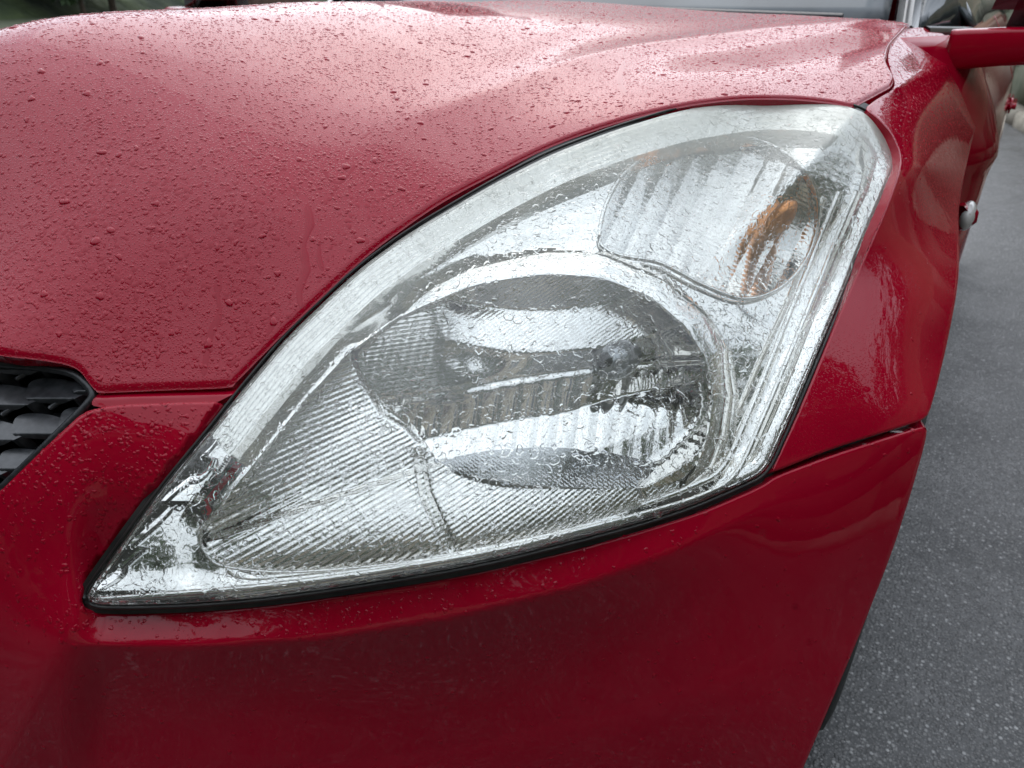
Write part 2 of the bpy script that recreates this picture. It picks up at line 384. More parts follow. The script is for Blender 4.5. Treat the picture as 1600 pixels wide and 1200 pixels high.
# hood: height over ground
HP = [(.403,.195,.750),(.432,.322,.817),(.483,.457,.870),(.552,.568,.910),(.661,.704,.930),(.737,.775,.923),(.757,.879,.937),(.765,1.1,.965),(.76,1.28,.975),
 (.349,.370,.888),(.398,.624,.938),(.441,.872,.965),(.672,1.238,.988),(.320,.132,.755),(.344,.294,.860),(.259,.102,.785),
 (0,.06,.80),(.13,.08,.79),(0,.2,.950),(0,.36,1.003),(0,.7,1.012),(0,1.0,1.010),(0,1.3,1.006),(.2,.5,.968),(.25,.8,.980),(.3,1.1,.988),(.5,1.1,.978),(.2,.25,.902),(.45,1.3,.988),(.12,.4,.984)]
HP = np.array(HP + [(-a, b, c) for a, b, c in HP if a > 0])
HC = np.array([(.349,.370),(.372,.5),(.398,.624),(.441,.872),(.55,1.07),(.672,1.238)])
HC2 = np.array([(.33,.62),(.31,.80),(.29,1.05)])
def hfold(q):
    q = np.asarray(q, float); qa = np.c_[np.abs(q[:, 0]), q[:, 1]]
    d, a = pldist(qa, HC); w = sstep(a, 0, .18)
    o = -w * .13 * (np.sqrt(d ** 2 + .007 ** 2) - .007) * np.exp(-(d / .11) ** 2)
    d, a = pldist(qa, HC2); w = sstep(a, 0, .2) * (1 - sstep(a, .7, 1))
    return o - w * .05 * (np.sqrt(d ** 2 + .005 ** 2) - .005) * np.exp(-(d / .06) ** 2)
TH = TPS(HP[:, :2], HP[:, 2] - hfold(HP[:, :2]), 2e-5)
def zh(q): return TH(q) + hfold(q)
def hood_hit(p, start=.45):
    """where the line of sight through a picture point meets the hood"""
    d = rays(p); ts = np.linspace(start, 1.5, 500); out = np.full(len(d), np.nan)
    prev = None
    for t in ts:
        X = CAM + d * t; g = X[:, 2] - zh(X[:, :2])
        if prev is not None:
            m = np.isnan(out) & (g <= 0) & (prev > 0); out[m] = (t - (ts[1] - ts[0]) * (-g[m]) / (prev[m] - g[m]))
        prev = g
    return out

# ------------------------------------------------------------------ outlines
LENS = [(137,937),(139,925),(152,905),(200,838),(262,754),(330,672),(380,608),(450,525),(560,421),(640,363),(770,287),(860,241),(960,203),(1060,173),(1150,158),(1205,154),
 (1270,157),(1320,165),(1350,175),(1378,202),(1396,232),(1399,252),(1382,310),(1332,420),(1282,540),(1240,640),(1202,725),(1186,743),(1150,760),(1080,790),(1000,816),
 (900,843),(780,873),(700,889),(600,906),(500,921),(400,934),(300,942),(200,945),(152,944)]
LENSP = smooth(LENS, 4, it=2)
BOWL = [(556,556),(590,520),(640,488),(740,445),(852,428),(940,434),(1020,466),(1072,512),(1102,560),(1112,620),(1106,680),(1090,722),(1062,751),(1000,764),(880,759),(780,752),(712,738),(678,716),(658,682),(640,668),(612,645),(585,612),(566,585)]
FLUTE = [(545,552),(480,622),(400,722),(330,808),(312,838),(320,862),(350,884),(450,893),(600,882),(700,866),(860,834),(980,800),(1060,768),(1062,751),(1000,764),(880,759),(780,752),(712,738),(678,716),(658,682),(640,668),(612,645),(585,612),(566,585),(556,556)]
SIG = [(936,372),(945,325),(975,272),(1030,234),(1100,213),(1180,220),(1242,252),(1274,300),(1276,355),(1256,410),(1215,452),(1160,468),(1095,445),(1030,412),(975,402),(945,390)]
RIM_O = [(600,500),(700,440),(850,404),(960,402),(1060,428),(1120,478),(1148,545),(1150,620),(1140,690),(1110,745),(1070,770)]

CAR = empty('parked_car', (0, .9, 0), label='wet red hatchback with raindrops on its hood and a large clear headlight', cat='car')
CAR.location = (0, 0, 0)

def Simg(tf, add=0.):
    return lambda q: unproj(q, tf(q) + (add(q) if callable(add) else add))
def roll(poly, r_px, depth):
    """rolled-over panel edge"""
    def f(q):
        d, _ = pldist(q, poly, True); x = np.clip(d / r_px, 0, 1); return depth * (1 - np.sqrt(np.clip(1 - (1 - x) ** 2, 0, 1)))
    return f

# ---- hood
edge_px = [(-60,538),(0,549),(60,556),(100,563),(122,573),(137,592),(150,606),(160,607),(260,603),(352,599),(368,590),(410,548),(450,508),(560,405),(640,344),(700,305),(770,268),(860,224),(960,188),(1060,163),(1150,151),(1230,150),(1290,155),(1332,162),(1348,155),(1393,131)]
eh = spline(edge_px, 5)
tt = hood_hit(eh); ok = ~np.isnan(tt); hx = unproj(eh[ok], tt[ok])[:, :2]
m_ = hx[:, 1] < 1.2; hx = hx[m_]
xm = hx[0]
hood_poly = np.r_[[[-.3, .13], [-.2, .1], [0, max(.07, xm[1] - .02)]] if False else np.zeros((0, 2)), hx]
front = np.c_[np.linspace(-xm[0], xm[0], 60)[:-1], xm[1] + 0 * np.linspace(0, 1, 59)]
front[:, 1] -= .022 * (1 - (front[:, 0] / xm[0]) ** 2)
side = np.array([hx[-1], [.7524, .896], [.738, .94], [.7305, .975], [.7214, 1.058], [.7177, 1.18], [.715, 1.29], [.70, 1.31]])
side = spline(side, .008)[1:]
backl = np.c_[np.linspace(.70, -.70, 90)[1:-1], 1.31 + .05 * (1 - (np.linspace(.70, -.70, 90)[1:-1] / .7) ** 2)]
lf = hx.copy(); lf[:, 0] *= -1; ls = side.copy(); ls[:, 0] *= -1
HOODP = np.concatenate([front, hx, side, backl, ls[::-1], lf[::-1][:-1]])
# drop near-duplicate points
kp = [0]
for i in range(1, len(HOODP)):
    if np.linalg.norm(HOODP[i] - HOODP[kp[-1]]) > .0012: kp.append(i)
HOODP = HOODP[kp]
def Shood(q):
    d, _ = pldist(q, HOODP, True); x = np.clip(d / .004, 0, 1)
    return np.c_[q, zh(q) - .004 * (1 - np.sqrt(np.clip(1 - (1 - x) ** 2, 0, 1)))]
def hsp(G):
    far = (G[:, 0] < -.15) | (G[:, 1] > 1.0)
    k = (np.round(G[:, 0] / .0055).astype(int) + np.round(G[:, 1] / .0048).astype(int)) % 4 == 0
    return ~far | k
HOOD = patch('hood', HOODP, Shood, .0055, M_HOOD, CAR, rings=(.0006, .0015, .003, .0045), skirt=.018, eps=.0008, spacing=hsp, toward=np.array([0, .3, 5.]))

# ---- bumper
BUMP = [(141,634),(330,627),(342,629),(352,634),(330,664),(262,748),(200,832),(150,900),(133,920),(127,938),(134,951),(160,955),(300,955),(400,947),(500,935),(700,903),(900,857),(1000,830),(1100,799),(1190,760),(1212,744),(1300,711),(1400,679),(1449,664),(1446,690),(1425,765),(1395,860),(1340,1000),(1255,1200),(1170,1400),(1110,1500),(-400,1500),(-400,1160),(-150,915),(0,768),(80,690)]
BUMPP = smooth(BUMP, 5, it=2)
bump_edge = smooth(BUMP, 8, it=1)
bev_line = np.array([(352,612),(330,640),(262,724),(200,808),(150,876),(122,930)], float)
def bump_add(q):
    r = roll(BUMPP, 5, .0024)(q)
    d, a = pldist(q, [(368,620),(330,672),(262,756),(200,840),(150,908),(136,928)])
    w = 1 - sstep(a, .93, 1); bv = np.clip(20 - d, 0, 20) * .00055 * w * (q[:, 1] < 935)
    # soft channel between the grille and the lamp
    return r + bv
patch('bumper', BUMPP, Simg(tb, bump_add), 9, M_PAINT, CAR, rings=(1, 2.5, 4.5, 6.5), skirt=.015, eps=.5)
LIP = [(152,611),(260,607),(362,601),(385,585),(372,612),(352,622),(338,629),(260,633),(139,638)]
patch('bumper_lip', smooth(LIP, 4), Simg(tb, lambda q: .010 - .006 * sstep(q[:, 1] - 600 - (260 - q[:, 0]) * .03, 6, 22) ), 4, M_PAINT, CAR, skirt=.01)

# ---- fender
FEND = [(1350,170),(1372,186),(1392,208),(1405,236),(1407,256),(1390,314),(1340,424),(1290,543),(1248,643),(1209,728),(1204,737),(1214,736),(1300,701),(1400,670),(1449,654),(1462,610),(1478,545),(1492,475),(1498,430),(1499,385),(1497,335),(1503,290),(1514,240),(1527,190),(1538,150),(1536,125),(1522,104),(1500,96),(1486,60),(1460,46),(1430,42),(1405,50),(1392,70),(1387,90),(1392,110),(1399,130),(1396,140),(1370,155)]
FENDP = smooth(FEND, 5, it=2)
fender = patch('fender', FENDP, Simg(tb, roll(FENDP, 4, .0022)), 7, paint('fender_paint', .12), CAR, rings=(1, 2.2, 4, 6), skirt=.012, eps=.4)

# ---- black sheet added behind the gaps against light leaks, and the lamp seal
seal_o = offset(LENSP, 15); seal_i = offset(LENSP, -4)
seal_o = smooth(seal_o, 7, it=1)
HL = empty('headlight', (0, 0, 0), label='large swept-back clear headlight with chrome reflectors and amber bulb'); HL.parent = CAR
HL.pop('category', None) if 'category' in HL else None
patch('gasket', seal_o, Simg(tl, lambda q: .012), 6, M_RUB, HL, holes=[smooth(seal_i, 7, it=1)], skirt=.03)
tube('seal_lip', unproj(offset(LENSP, 5), tl(offset(LENSP, 5)) + .0035)[::2], .0014, M_RUB, HL, n=6)
big = smooth([(-300,500),(360,560),(560,380),(960,150),(1340,120),(1430,150),(1420,300),(1260,720),(1180,800),(700,930),(120,980),(100,900),(-300,900)], 25)
patch('black_backing_sheet', big, Simg(tl, .115), 30, M_DARK, CAR, skirt=0)  # added black backing, blocks light leaking in behind the lamp

# ---- lens
def haze(q):
    d, _ = pldist(q, LENS[6:19]); u = .30 * np.exp(-(d / 66) ** 2) * sstep(q[:, 0], 350, 850) + .10 * np.exp(-(d / 50) ** 2)
    u += .16 * sstep(q[:, 0] - .9 * (q[:, 1] - 300), 850, 1150) * (1 - sstep(q[:, 1], 380, 560))
    return np.clip(u + .085, 0, .6)
def wet(q): return .6 + .5 * sstep(vnoise(q, 1 / 90, 5), .1, .6) * 1.0
patch('lens', LENSP, Simg(tl, roll(LENSP, 7, .004)), 6, M_LENS, HL, rings=(1.2, 3, 5.5, 8), skirt=.0028, cap=.0028, attrs={'haze': haze, 'wet': wet}, eps=.5)

# ---- inside the lamp
def inner(q):
    d, _ = pldist(q, LENSP, True); return d
TOPL = np.array(LENS[5:19], float); RIGHTL = np.array(LENS[18:28], float); BOTL = np.array(LENS[27:], float)
def bez(q):
    d = np.minimum(pldist(q, BOTL)[0], pldist(q, RIGHTL)[0])
    return .008 + (.005 + .013 * sstep(q[:, 0], 250, 420)) * sstep(d, 4, 60) + .00014 * 70 * (((925 - q[:, 1]) / 70) % 1) * (1 - sstep(q[:, 0], 300, 345))
b_h1 = smooth(BOWL, 6, it=1); 
UNI = [(545,552),(480,622),(400,722),(330,808),(312,838),(320,862),(350,884),(450,893),(600,882),(700,866),(860,834),(980,800),(1060,768),(1085,735),(1106,680),(1112,620),(1102,560),(1072,512),(1020,466),(940,434),(852,428),(740,445),(640,488),(590,520)]
UNIP = smooth(UNI, 5, it=2)
SIGP = smooth(SIG, 4, it=2)
def ang(q, c, ax, rot):
    r = math.radians(rot); x = (q[:, 0] - c[0]); y = (q[:, 1] - c[1])
    X = x * math.cos(r) + y * math.sin(r); Y = -x * math.sin(r) + y * math.cos(r)
    return np.sqrt((X / ax[0]) ** 2 + (Y / ax[1]) ** 2), X, Y
FLL = np.array([(300,850),(312,838),(330,808),(400,722),(480,622),(545,552),(590,520),(640,488)], float)
def bez2(q):
    o = bez(q)
    # bright chamfer running beside the ribbed panel
    d, a = pldist(q, FLL); k = sstep(q[:, 0], 268, 300)
    ch = .011 + .00034 * d; w = (1 - sstep(d, 33, 38)) * sstep(a, .03, .14) * (1 - sstep(a, .78, .97)) * k; o = np.where(w > 0, ch * w + (o + .004) * (1 - w), o)
    # convex ring round the main bowl
    db, _ = pldist(q, BOWL, True); x = np.clip(db / 40, 0, 1)
    rg = .010 + .016 * (.35 * x + .65 * x * x); wr = (1 - sstep(db, 40, 43)) * sstep(q[:, 0], 600, 680)
    o = np.where(wr > 0, rg * wr + o * (1 - wr), o)
    # facet in the upper middle
    dd, aa = pldist(q, [(560,520),(700,415),(800,372),(930,352)])
    o -= .00012 * (np.sqrt(dd ** 2 + 4) - 2) * np.exp(-(dd / 45) ** 2)
    return o
patch('bezel', offset(LENSP, -5)[::1], Simg(tl, bez2), 4, M_CHROME, HL, holes=[UNIP, SIGP], skirt=.004, eps=.4)
tp = np.r_[offset(TOPL, 0) * 0 + TOPL, np.zeros((0, 2))]
tin = offset(LENSP, -52); tsel = pldist(tin, TOPL)[0] < 60
TRO = offset(LENSP, -5); TRI = offset(LENSP, -50)
o_ = [p for p in TRO if pldist(p[None], TOPL)[0][0] < 9 and 190 < p[0] < 1338 and p[1] < 900]; i_ = [p for p in TRI if pldist(p[None], TOPL)[0][0] < 52 and 235 < p[0] < 1312 and p[1] < 850]
patch('top_trim', np.array(o_ + i_[::-1]), Simg(tl, lambda q: .0065 + .00024 * np.cos(pldist(q, TOPL)[0] * 2 * math.pi / 7) + .00002 * pldist(q, TOPL)[0]), 2.6, M_CHROME2, HL, skirt=.018, eps=.3)
FLS = smooth(FLUTE, 5, it=1)
DK = [[(560,560),(578,600),(600,640),(640,664),(658,684)], [(655,715),(664,770),(690,830),(702,856)]]
def flute(q):
    # fan of ribs running back towards the bulb
    c = np.array([1700., 150.]); v = q - c; th = np.degrees(np.arctan2(v[:, 1], -v[:, 0]))
    rr = np.abs(((th / .37) % 1) - .5) * 2
    low = sstep((q[:, 1] - (722 + (690 - q[:, 0]) * .33)), -6, 6)
    o = .016 + .00062 * rr * (1 - .0 * low) + .022 * sstep(inner(q), 30, 170)
    o += .010 * (1 - low) * 1.0
    for L_ in DK:
        d, a = pldist(q, L_); o += .006 * np.exp(-(d / 8) ** 2)
    # pleats across the lower right
    return o
patch('ribbed_reflector', FLS, Simg(tl, flute), 2.6, M_CHROME, HL, skirt=.012, eps=.35)
PYK = np.array([-230, -178, -115, -50, -19, -10, 45, 118, 220.])
PVK = np.array([.010, .012, .0435, .0440, .0585, .0575, .0720, .0540, .0420])
def bowl(q):
    rho, X, Y = ang(q, (880, 600), (262, 186), -6)
    Yw = Y + (.0012 * sstep(-Y, 10, 70) - .0003) * (X - 30) ** 2 + .28 * np.clip(X, 0, 300) * sstep(Y, -30, 60)
    ys = np.linspace(-230, 220, 460); vs = np.interp(ys, PYK, PVK); kk = np.hanning(13); kk /= kk.sum(); vs = np.convolve(np.pad(vs, 6, 'edge'), kk, 'valid')
    o = np.interp(Yw, ys, vs)
    left = sstep(-X, 120, 200) * (1 - sstep(Y, -10, 15))          # plain plate on the left
    plate = .022 + .00022 * (Y + 130) + .00035 * np.abs((((Y + .05 * X) / 6.5) % 1) - .5)
    o = o * (1 - left) + plate * left
    seg = ((X + .24 * Y) / 31.); f = (seg - np.floor(seg)) - .5
    o += .0011 * (f * 2) ** 2 * sstep(Y, -16, 0)
    o += .00045 * np.abs((((X * .55 + Y) / 6.) % 1) - .5) * (1 - sstep(Y, -60, -40)) * (1 - left)
    th = np.degrees(np.arctan2(Y / 186, X / 262)); wall = .011 + .30 * np.clip(1.02 - rho, 0, 1) + .0030 * np.abs(((th / 4.2) % 1) - .5) * sstep(rho, .6, .8)
    right = sstep(X, -60, 60); k = .006
    mn = -k * np.log(np.exp(-o / k) + np.exp(-wall / k)) 
    return o * (1 - right) + mn * right
patch('main_reflector', smooth(BOWL, 4, it=2), Simg(tl, bowl), 2.6, M_CHROME, HL, skirt=.01, eps=.35)
SHELF = [(672,718),(700,716),(760,704),(850,698),(950,704),(1030,726),(1066,750),(1000,765),(880,760),(780,753),(708,738)]
def shelf(q): return .058 - .00062 * (q[:, 1] - 700) + .0005 * np.abs((((q[:, 0] * .75 - q[:, 1]) / 6.) % 1) - .5)
patch('reflector_shelf', smooth(SHELF, 4, it=2), Simg(tl, shelf), 2.6, mat('dark_chrome', (.62, .64, .66), .1, 1), HL, skirt=.01, eps=.35)
def sig(q):
    rho, X, Y = ang(q, (1115, 338), (172, 128), -12)
    o = .030 + .055 * (1 - np.clip(rho, 0, 1.2) ** 2)
    seg = (X * .8 + .62 * Y) / 34.; f = seg - np.floor(seg) - .5
    return o - .020 * (1 - np.clip(rho, 0, 1.2) ** 2) + .0011 * (f * 2) ** 2 + .00025 * np.abs((((Y * .8 - .62 * X) / 7.) % 1) - .5)
patch('indicator_reflector', SIGP, Simg(tl, sig), 2.6, M_CHROME, HL, skirt=.006, eps=.35)
def ring_tube(name, pl, r, off_, m, closed=False, st=6):
    p = spline(pl, st, closed)
    if closed: p = np.r_[p, p[:1]]
    return tube(name, unproj(p, tl(p) + off_), r, m, HL, n=8)
ring_tube('bowl_rim', BOWL[1:13], .0022, .022, M_CHROME)
ring_tube('indicator_rim', SIG, .0020, .020, M_CHROME, True)
ring_tube('reflector_edge', UNI[:12], .0011, .0135, M_CHROME)
# knurled edge on the outer side
def knurl(q):
    d, a = pldist(q, RIGHTL); L = 620.
    return .0052 + .0030 * np.abs(((a * L / 8. + d * .12) % 1) - .5) * (d < 15) + .009 * sstep(d, 14, 17) - .006 * sstep(d, 17, 40)
kn_in = [(1318,190),(1345,215),(1352,262),(1338,312),(1290,425),(1240,548),(1196,655),(1160,735),(1140,750)]
kn = np.r_[np.array(LENS[17:28], float), np.array(kn_in[::-1], float)]
patch('knurled_trim', offset(smooth(kn, 4, it=1), -3), Simg(tl, lambda q: knurl(q) + .0045), 2.6, M_CHROME2, HL, skirt=.004, eps=.35)
ring_tube('side_strip', [(1336,300),(1288,418),(1236,545),(1190,655),(1150,738),(1100,772),(1000,803),(900,829),(780,858),(600,890),(400,916),(200,932),(150,936)], .0024, .009, M_CHROME)
ring_tube('side_strip', [(1310,300),(1262,418),(1214,535),(1172,640),(1130,728),(1085,758),(1000,790)], .0028, .014, M_CHROME)
# bulbs
def ball(name, px, py, off_, r, m, sc=(1, 1, 1), seg=32):
    bm = bmesh.new(); bmesh.ops.create_uvsphere(bm, u_segments=seg, v_segments=seg // 2, radius=r)
    bmesh.ops.scale(bm, vec=sc, verts=bm.verts); o = bm_obj(name, bm, m, HL)
    o.location = unproj([(px, py)], tl(np.array([(px, py)], float)) + off_)[0]; return o
ib = ball('indicator_bulb', 1216, 344, .037, .0140, M_ORANGE, (.8, 1.2, 1.7)); ib.rotation_euler = (0, .5, 0)
ball('headlight_bulb', 968, 556, .062, .019, M_BULB, (1, 1.9, 1))
ball('bulb_cap', 948, 566, .045, .0095, M_BLACK, (1, 1.1, 1))

# ---- grille
GR = empty('grille'); GR.parent = CAR
gb = smooth([(-420,505),(0,551),(98,566),(122,577),(140,605),(150,612),(139,634),(80,690),(0,770),(-150,915),(-420,1180)], 12, it=1)
patch('grille_back', gb, Simg(tb, .05), 20, M_DARK, GR, skirt=0)
rimp = spline([(-400,525),(-200,548),(0,569),(60,574),(110,583),(132,598),(144,614),(136,632),(80,688),(0,766),(-150,912),(-400,1150)], 6)
tube('grille_frame', unproj(rimp, tb(rimp) + .006), .0032, M_BLACK, GR, n=8)
M_GRILLE = add_noise(mat('grille_plastic', (.03, .032, .035), .32, 0, .3, .15), 160, (.022, .024, .027), (.05, .053, .058), bump=.25, dist=.0006)
BLK = [(46,596),(66,590),(96,592),(126,600),(140,612),(120,621),(98,632),(70,630),(45,627),(38,619)]
def in_g(p): return inside(np.array([p], float), offset(gb, -7))[0]
for i in range(-1, 8):
    for j in range(-1, 6):
        dx, dy = -22 * i - 74 * j, 55 * i + 10 * j
        poly = smooth(np.array(BLK, float) + [dx, dy], 4, it=2); ok = inside(poly, offset(gb, -5))
        if ok.sum() < 8 or poly[:, 0].max() < -380: continue
        cyy = 611 + dy
        def tf(q, c=cyy, x0=90 + dx): return .010 + .00030 * np.clip(c + 12 - q[:, 1], 0, 60) + .0006 * np.clip(q[:, 1] - c - 12, 0, 20)
        # clip against the frame by pulling points inside
        pp = poly.copy()
        for k in range(len(pp)):
            if not ok[k]:
                d0 = pp[k]; c0 = poly[ok].mean(0)
                for t_ in np.linspace(0, 1, 30):
                    qn = d0 + (c0 - d0) * t_
                    if inside(qn[None], offset(gb, -5))[0]: pp[k] = qn; break
        keep_ = [0]
        for k in range(1, len(pp)):
            if np.hypot(*(pp[k] - pp[keep_[-1]])) > 1.5: keep_.append(k)
        pp = pp[keep_]
        if len(pp) < 8: continue
        try: patch('grille_block', pp, Simg(tb, tf), 5, M_GRILLE, GR, skirt=.03, eps=.5)
        except Exception as ex: print('block', ex)
        w0 = np.array([98 + dx, 632 + dy], float); w1 = np.array([142 + dx, 610 + dy], float); w2 = np.array([40 + dx, 624 + dy], float); w3 = np.array([4 + dx, 648 + dy], float)
        for u0, u1 in ((w2, w3),):
            if in_g(u0) and in_g(u1):
                p = spline([u0, u1], 6); tube('grille_web', unproj(p, tb(p) + .016), .0022, M_GRILLE, GR, n=6)

# ---- the rest of the body
def grid_surface(name, U, Vv, fn, m, parent=CAR, solid=0):
    u, v = np.meshgrid(U, Vv, indexing='ij'); P = np.stack(fn(u, v), -1).reshape(-1, 3); nu, nv = len(U), len(Vv)
    Fc = [(i * nv + j, (i + 1) * nv + j, (i + 1) * nv + j + 1, i * nv + j + 1) for i in range(nu - 1) for j in range(nv - 1)]
    o = mesh_np(name, P, Fc, m, parent)
    if solid:
        md = o.modifiers.new('thickness', 'SOLIDIFY'); md.thickness = solid; md.offset = 0
    return o
def flank(s):
    def f(y, z):
        x = .868 - 1.3 * np.clip(z - .80, 0, 1) ** 1.5 - .08 * np.clip(.5 - z, 0, 1) ** 1.5
        x = x - .004 - 1.3 * np.clip(1.30 - y, 0, 1) ** 1.5 - .02 * np.clip(y - 2.8, 0, 1)
        x = x + .006 * np.exp(-((z - .80) / .02) ** 2)
        return s * x, y, z
    return f
door = grid_surface('door', np.linspace(1.14, 2.35, 48), np.linspace(.25, .96, 40), flank(1), M_PAINT, solid=.03)
grid_surface('rear_door', np.linspace(2.357, 3.1, 24), np.linspace(.25, .96, 30), flank(1), M_PAINT, solid=.03)
grid_surface('rear_quarter', np.linspace(3.107, 3.7, 16), np.linspace(.30, .96, 20), flank(1), M_PAINT, solid=.03)
grid_surface('right_side_panel', np.linspace(.9, 3.7, 50), np.linspace(.25, .95, 30), flank(-1), M_PAINT, solid=.03)
hb = bmesh.new(); box(hb, (0, 0, 0), (.022, .16, .026), bev=.009); box(hb, (-.015, -.062, 0), (.035, .03, .03), bev=.008); box(hb, (-.015, .062, 0), (.035, .03, .03), bev=.008)
hd = bm_obj('door_handle', hb, M_PAINT, door); hd.location = (.890, 2.05, .790)
smk = ball('side_marker', 0, 0, 0, .021, mat('clear_marker', (.80, .78, .76), .25, 0, 1), (.55, 1.5, 1)); smk.parent = fender
smk.location = unproj([(1511, 337)], 1.04)[0]
mk = tube('marker_base', [smk.location + Vector((-.012, -.02, 0)), smk.location + Vector((-.002, 0, 0))], .019, M_PAINT, None); mk.parent = fender
# tyre and rim
def lathe(name, prof, m, parent, n=72, cx=0, cy=0, cz=0):
    V = []; Fc = []; k = len(prof)
    for i in range(n):
        a = 2 * math.pi * i / n
        for x, r in prof: V.append((cx + x, cy + r * math.cos(a), cz + r * math.sin(a)))
    for i in range(n):
        j = (i + 1) % n
        for q in range(k - 1): Fc.append((i * k + q, i * k + q + 1, j * k + q + 1, j * k + q))
    return mesh_np(name, V, Fc, m, parent)
M_TYRE = add_noise(mat('tyre_rubber', (.03, .032, .032), .6), 90, (.022, .024, .024), (.05, .052, .05), bump=.3, dist=.001)
def wheel(x, y, sgn):
    w = empty('wheel', (x, y, .30)); w.parent = CAR
    tp = [(-.18, .20), (-.185, .26), (-.172, .292)]
    for g in range(4):
        a = -.165 + g * .042; tp += [(a, .298), (a + .030, .298), (a + .032, .290), (a + .040, .290)]
    tp += [(.002, .296), (.012, .288), (.018, .262), (.014, .225), (.002, .200)]
    lathe('tyre', [(sgn * a, b) for a, b in tp], M_TYRE, w)
    lathe('rim', [(sgn * a, b) for a, b in [(.0, .203), (-.01, .196), (-.03, .18), (-.04, .12), (-.02, .06), (-.012, .0)]], M_CHROME2, w)
wheel(.873, .895, 1); wheel(-.86, .90, -1); wheel(.86, 3.35, 1); wheel(-.86, 3.35, -1)
# wheel-arch liner
grid_surface('arch_liner', np.linspace(.55, .86, 6), np.linspace(-.15, math.pi + .1, 30), lambda x, a: (x, .90 - .335 * np.cos(a), .30 + .335 * np.sin(a)), M_DARK)
# underbody, floor and cabin
ub = bmesh.new(); box(ub, (0, 2.1, .25), (1.5, 3.2, .12), bev=.03); box(ub, (0, .62, .42), (1.05, .7, .3), bev=.03); bm_obj('underbody', ub, M_DARK, CAR)
M_GLASS = mat('window_glass', (.035, .045, .05), .03, 0, 0, spec=.9)
add_noise(M_GLASS, 8, (.03, .04, .045), (.09, .105, .115), rough=(.02, .12))
M_SCREEN = add_noise(mat('windscreen_glass', (.1, .12, .13), .06, spec=.5), 6, (.05, .06, .068), (.11, .13, .14), rough=(.04, .2))
M_PILLAR = mat('pillar_black', (.01, .01, .011), .2, 0, .5)
grid_surface('windscreen', np.linspace(-1, 1, 30), np.linspace(0, 1, 16), lambda u, v: (u * (.665 - .12 * v), 1.42 + .88 * v - .06 * (1 - u ** 2), .965 + .43 * v + .02 * np.sin(v * 3.14)), M_SCREEN, solid=.006)
grid_surface('cowl_panel', np.linspace(-1, 1, 30), np.linspace(0, 1, 5), lambda u, v: (u * .70, 1.30 + .12 * v - .0 * u, .955 + .012 * v), M_BLACK, solid=.01)
grid_surface('roof', np.linspace(-1, 1, 30), np.linspace(0, 1, 24), lambda u, v: (u * .55, 2.28 + 1.22 * v, 1.395 + .07 * np.sin(v * 2.6) - .05 * u ** 2 * 1 - .25 * np.clip(v - .8, 0, 1)), M_PAINT, solid=.02)
grid_surface('tailgate', np.linspace(-1, 1, 20), np.linspace(0, 1, 20), lambda u, v: (u * (.80 - .22 * v), 3.72 - .28 * v ** 2 + .0 * u, .35 + 1.05 * v), M_PAINT, solid=.02)
grid_surface('right_side_window', np.linspace(1.45, 3.4, 20), np.linspace(0, 1, 8), lambda y, v: (-(.80 - .22 * v), y + .0 * v, .95 + .42 * v * np.clip((y - 1.3) / .6, 0, 1) * np.clip((3.7 - y) / .5, 0, 1)), M_GLASS, solid=.006)
grid_surface('side_window', np.linspace(1.62, 3.4, 20), np.linspace(0, 1, 8), lambda y, v: ((.80 - .22 * v), y + .0 * v, .95 + .42 * v * np.clip((y - 1.3) / .6, 0, 1) * np.clip((3.7 - y) / .5, 0, 1)), M_GLASS, solid=.006)
for s in (1, -1):
    pl = np.array([(s * .70, 1.40, .955), (s * .665, 1.62, 1.07), (s * .60, 2.02, 1.26), (s * .545, 2.30, 1.39)])
    tube('front_pillar', pl, .022, M_PILLAR, CAR, n=10)
    tube('quarter_window_frame', np.array([(s * .735, 1.32, .968), (s * .775, 1.48, .962), (s * .79, 1.66, .955)]), .009, M_BLACK, CAR, n=8)
    grid_surface('quarter_window', np.linspace(0, 1, 6), np.linspace(0, 1, 6), lambda u, v: (s * (.715 + .06 * u - .10 * v * (.3 + .7 * u)), 1.40 + .26 * u + .25 * v * (1 - u) , .965 + .28 * v * (.35 + .65 * u)), M_GLASS, solid=.005)
# wiper
tube('wiper', np.array([(.60, 1.36, .985), (.2, 1.36, .992), (-.1, 1.35, 1.0)]), .007, M_BLACK, CAR, n=6)
# side mirrors
def mirror(s):
    e = empty('side_mirror'); e.parent = CAR
    pts = [(.778, 1.27, .945), (.80, 1.245, .948), (.87, 1.225, .955), (.98, 1.215, .958), (1.06, 1.215, .961)]
    P = spline(np.array([[a, c] for a, b, c in pts]), .01); n = len(P); V = []; Fc = []
    for i, (x, z) in enumerate(P):
        k = i / (n - 1); hh = .0232 + .006 * (1 - k) ** 3; dd = .03 + .02 * k
        for a in range(16):
            th = 2 * math.pi * a / 16; cs, sn = math.cos(th), math.sin(th)
            V.append((s * x, 1.25 + dd * np.sign(cs) * abs(cs) ** .35, z + .002 + hh * np.sign(sn) * abs(sn) ** .3))
    for i in range(n - 1):
        for a in range(16): Fc.append((i * 16 + a, i * 16 + (a + 1) % 16, (i + 1) * 16 + (a + 1) % 16, (i + 1) * 16 + a))
    Fc.append(tuple(range(16))); Fc.append(tuple((n - 1) * 16 + a for a in range(16))[::-1])
    mesh_np('mirror_arm', V, Fc, M_PAINT, e)
    b = bmesh.new(); box(b, (0, 0, 0), (.235, .12, .145), bev=.028); bmesh.ops.subdivide_edges(b, edges=[], cuts=0)
    for v in b.verts:
        if v.co.y > 0: v.co.x *= 1; 
        v.co.x += v.co.z * .18
    o = bm_obj('mirror_shell', b, mat('mirror_black', (.012, .014, .016), .12, 0, .6), e); o.location = (s * .945, 1.285, 1.047)
mirror(1); mirror(-1)

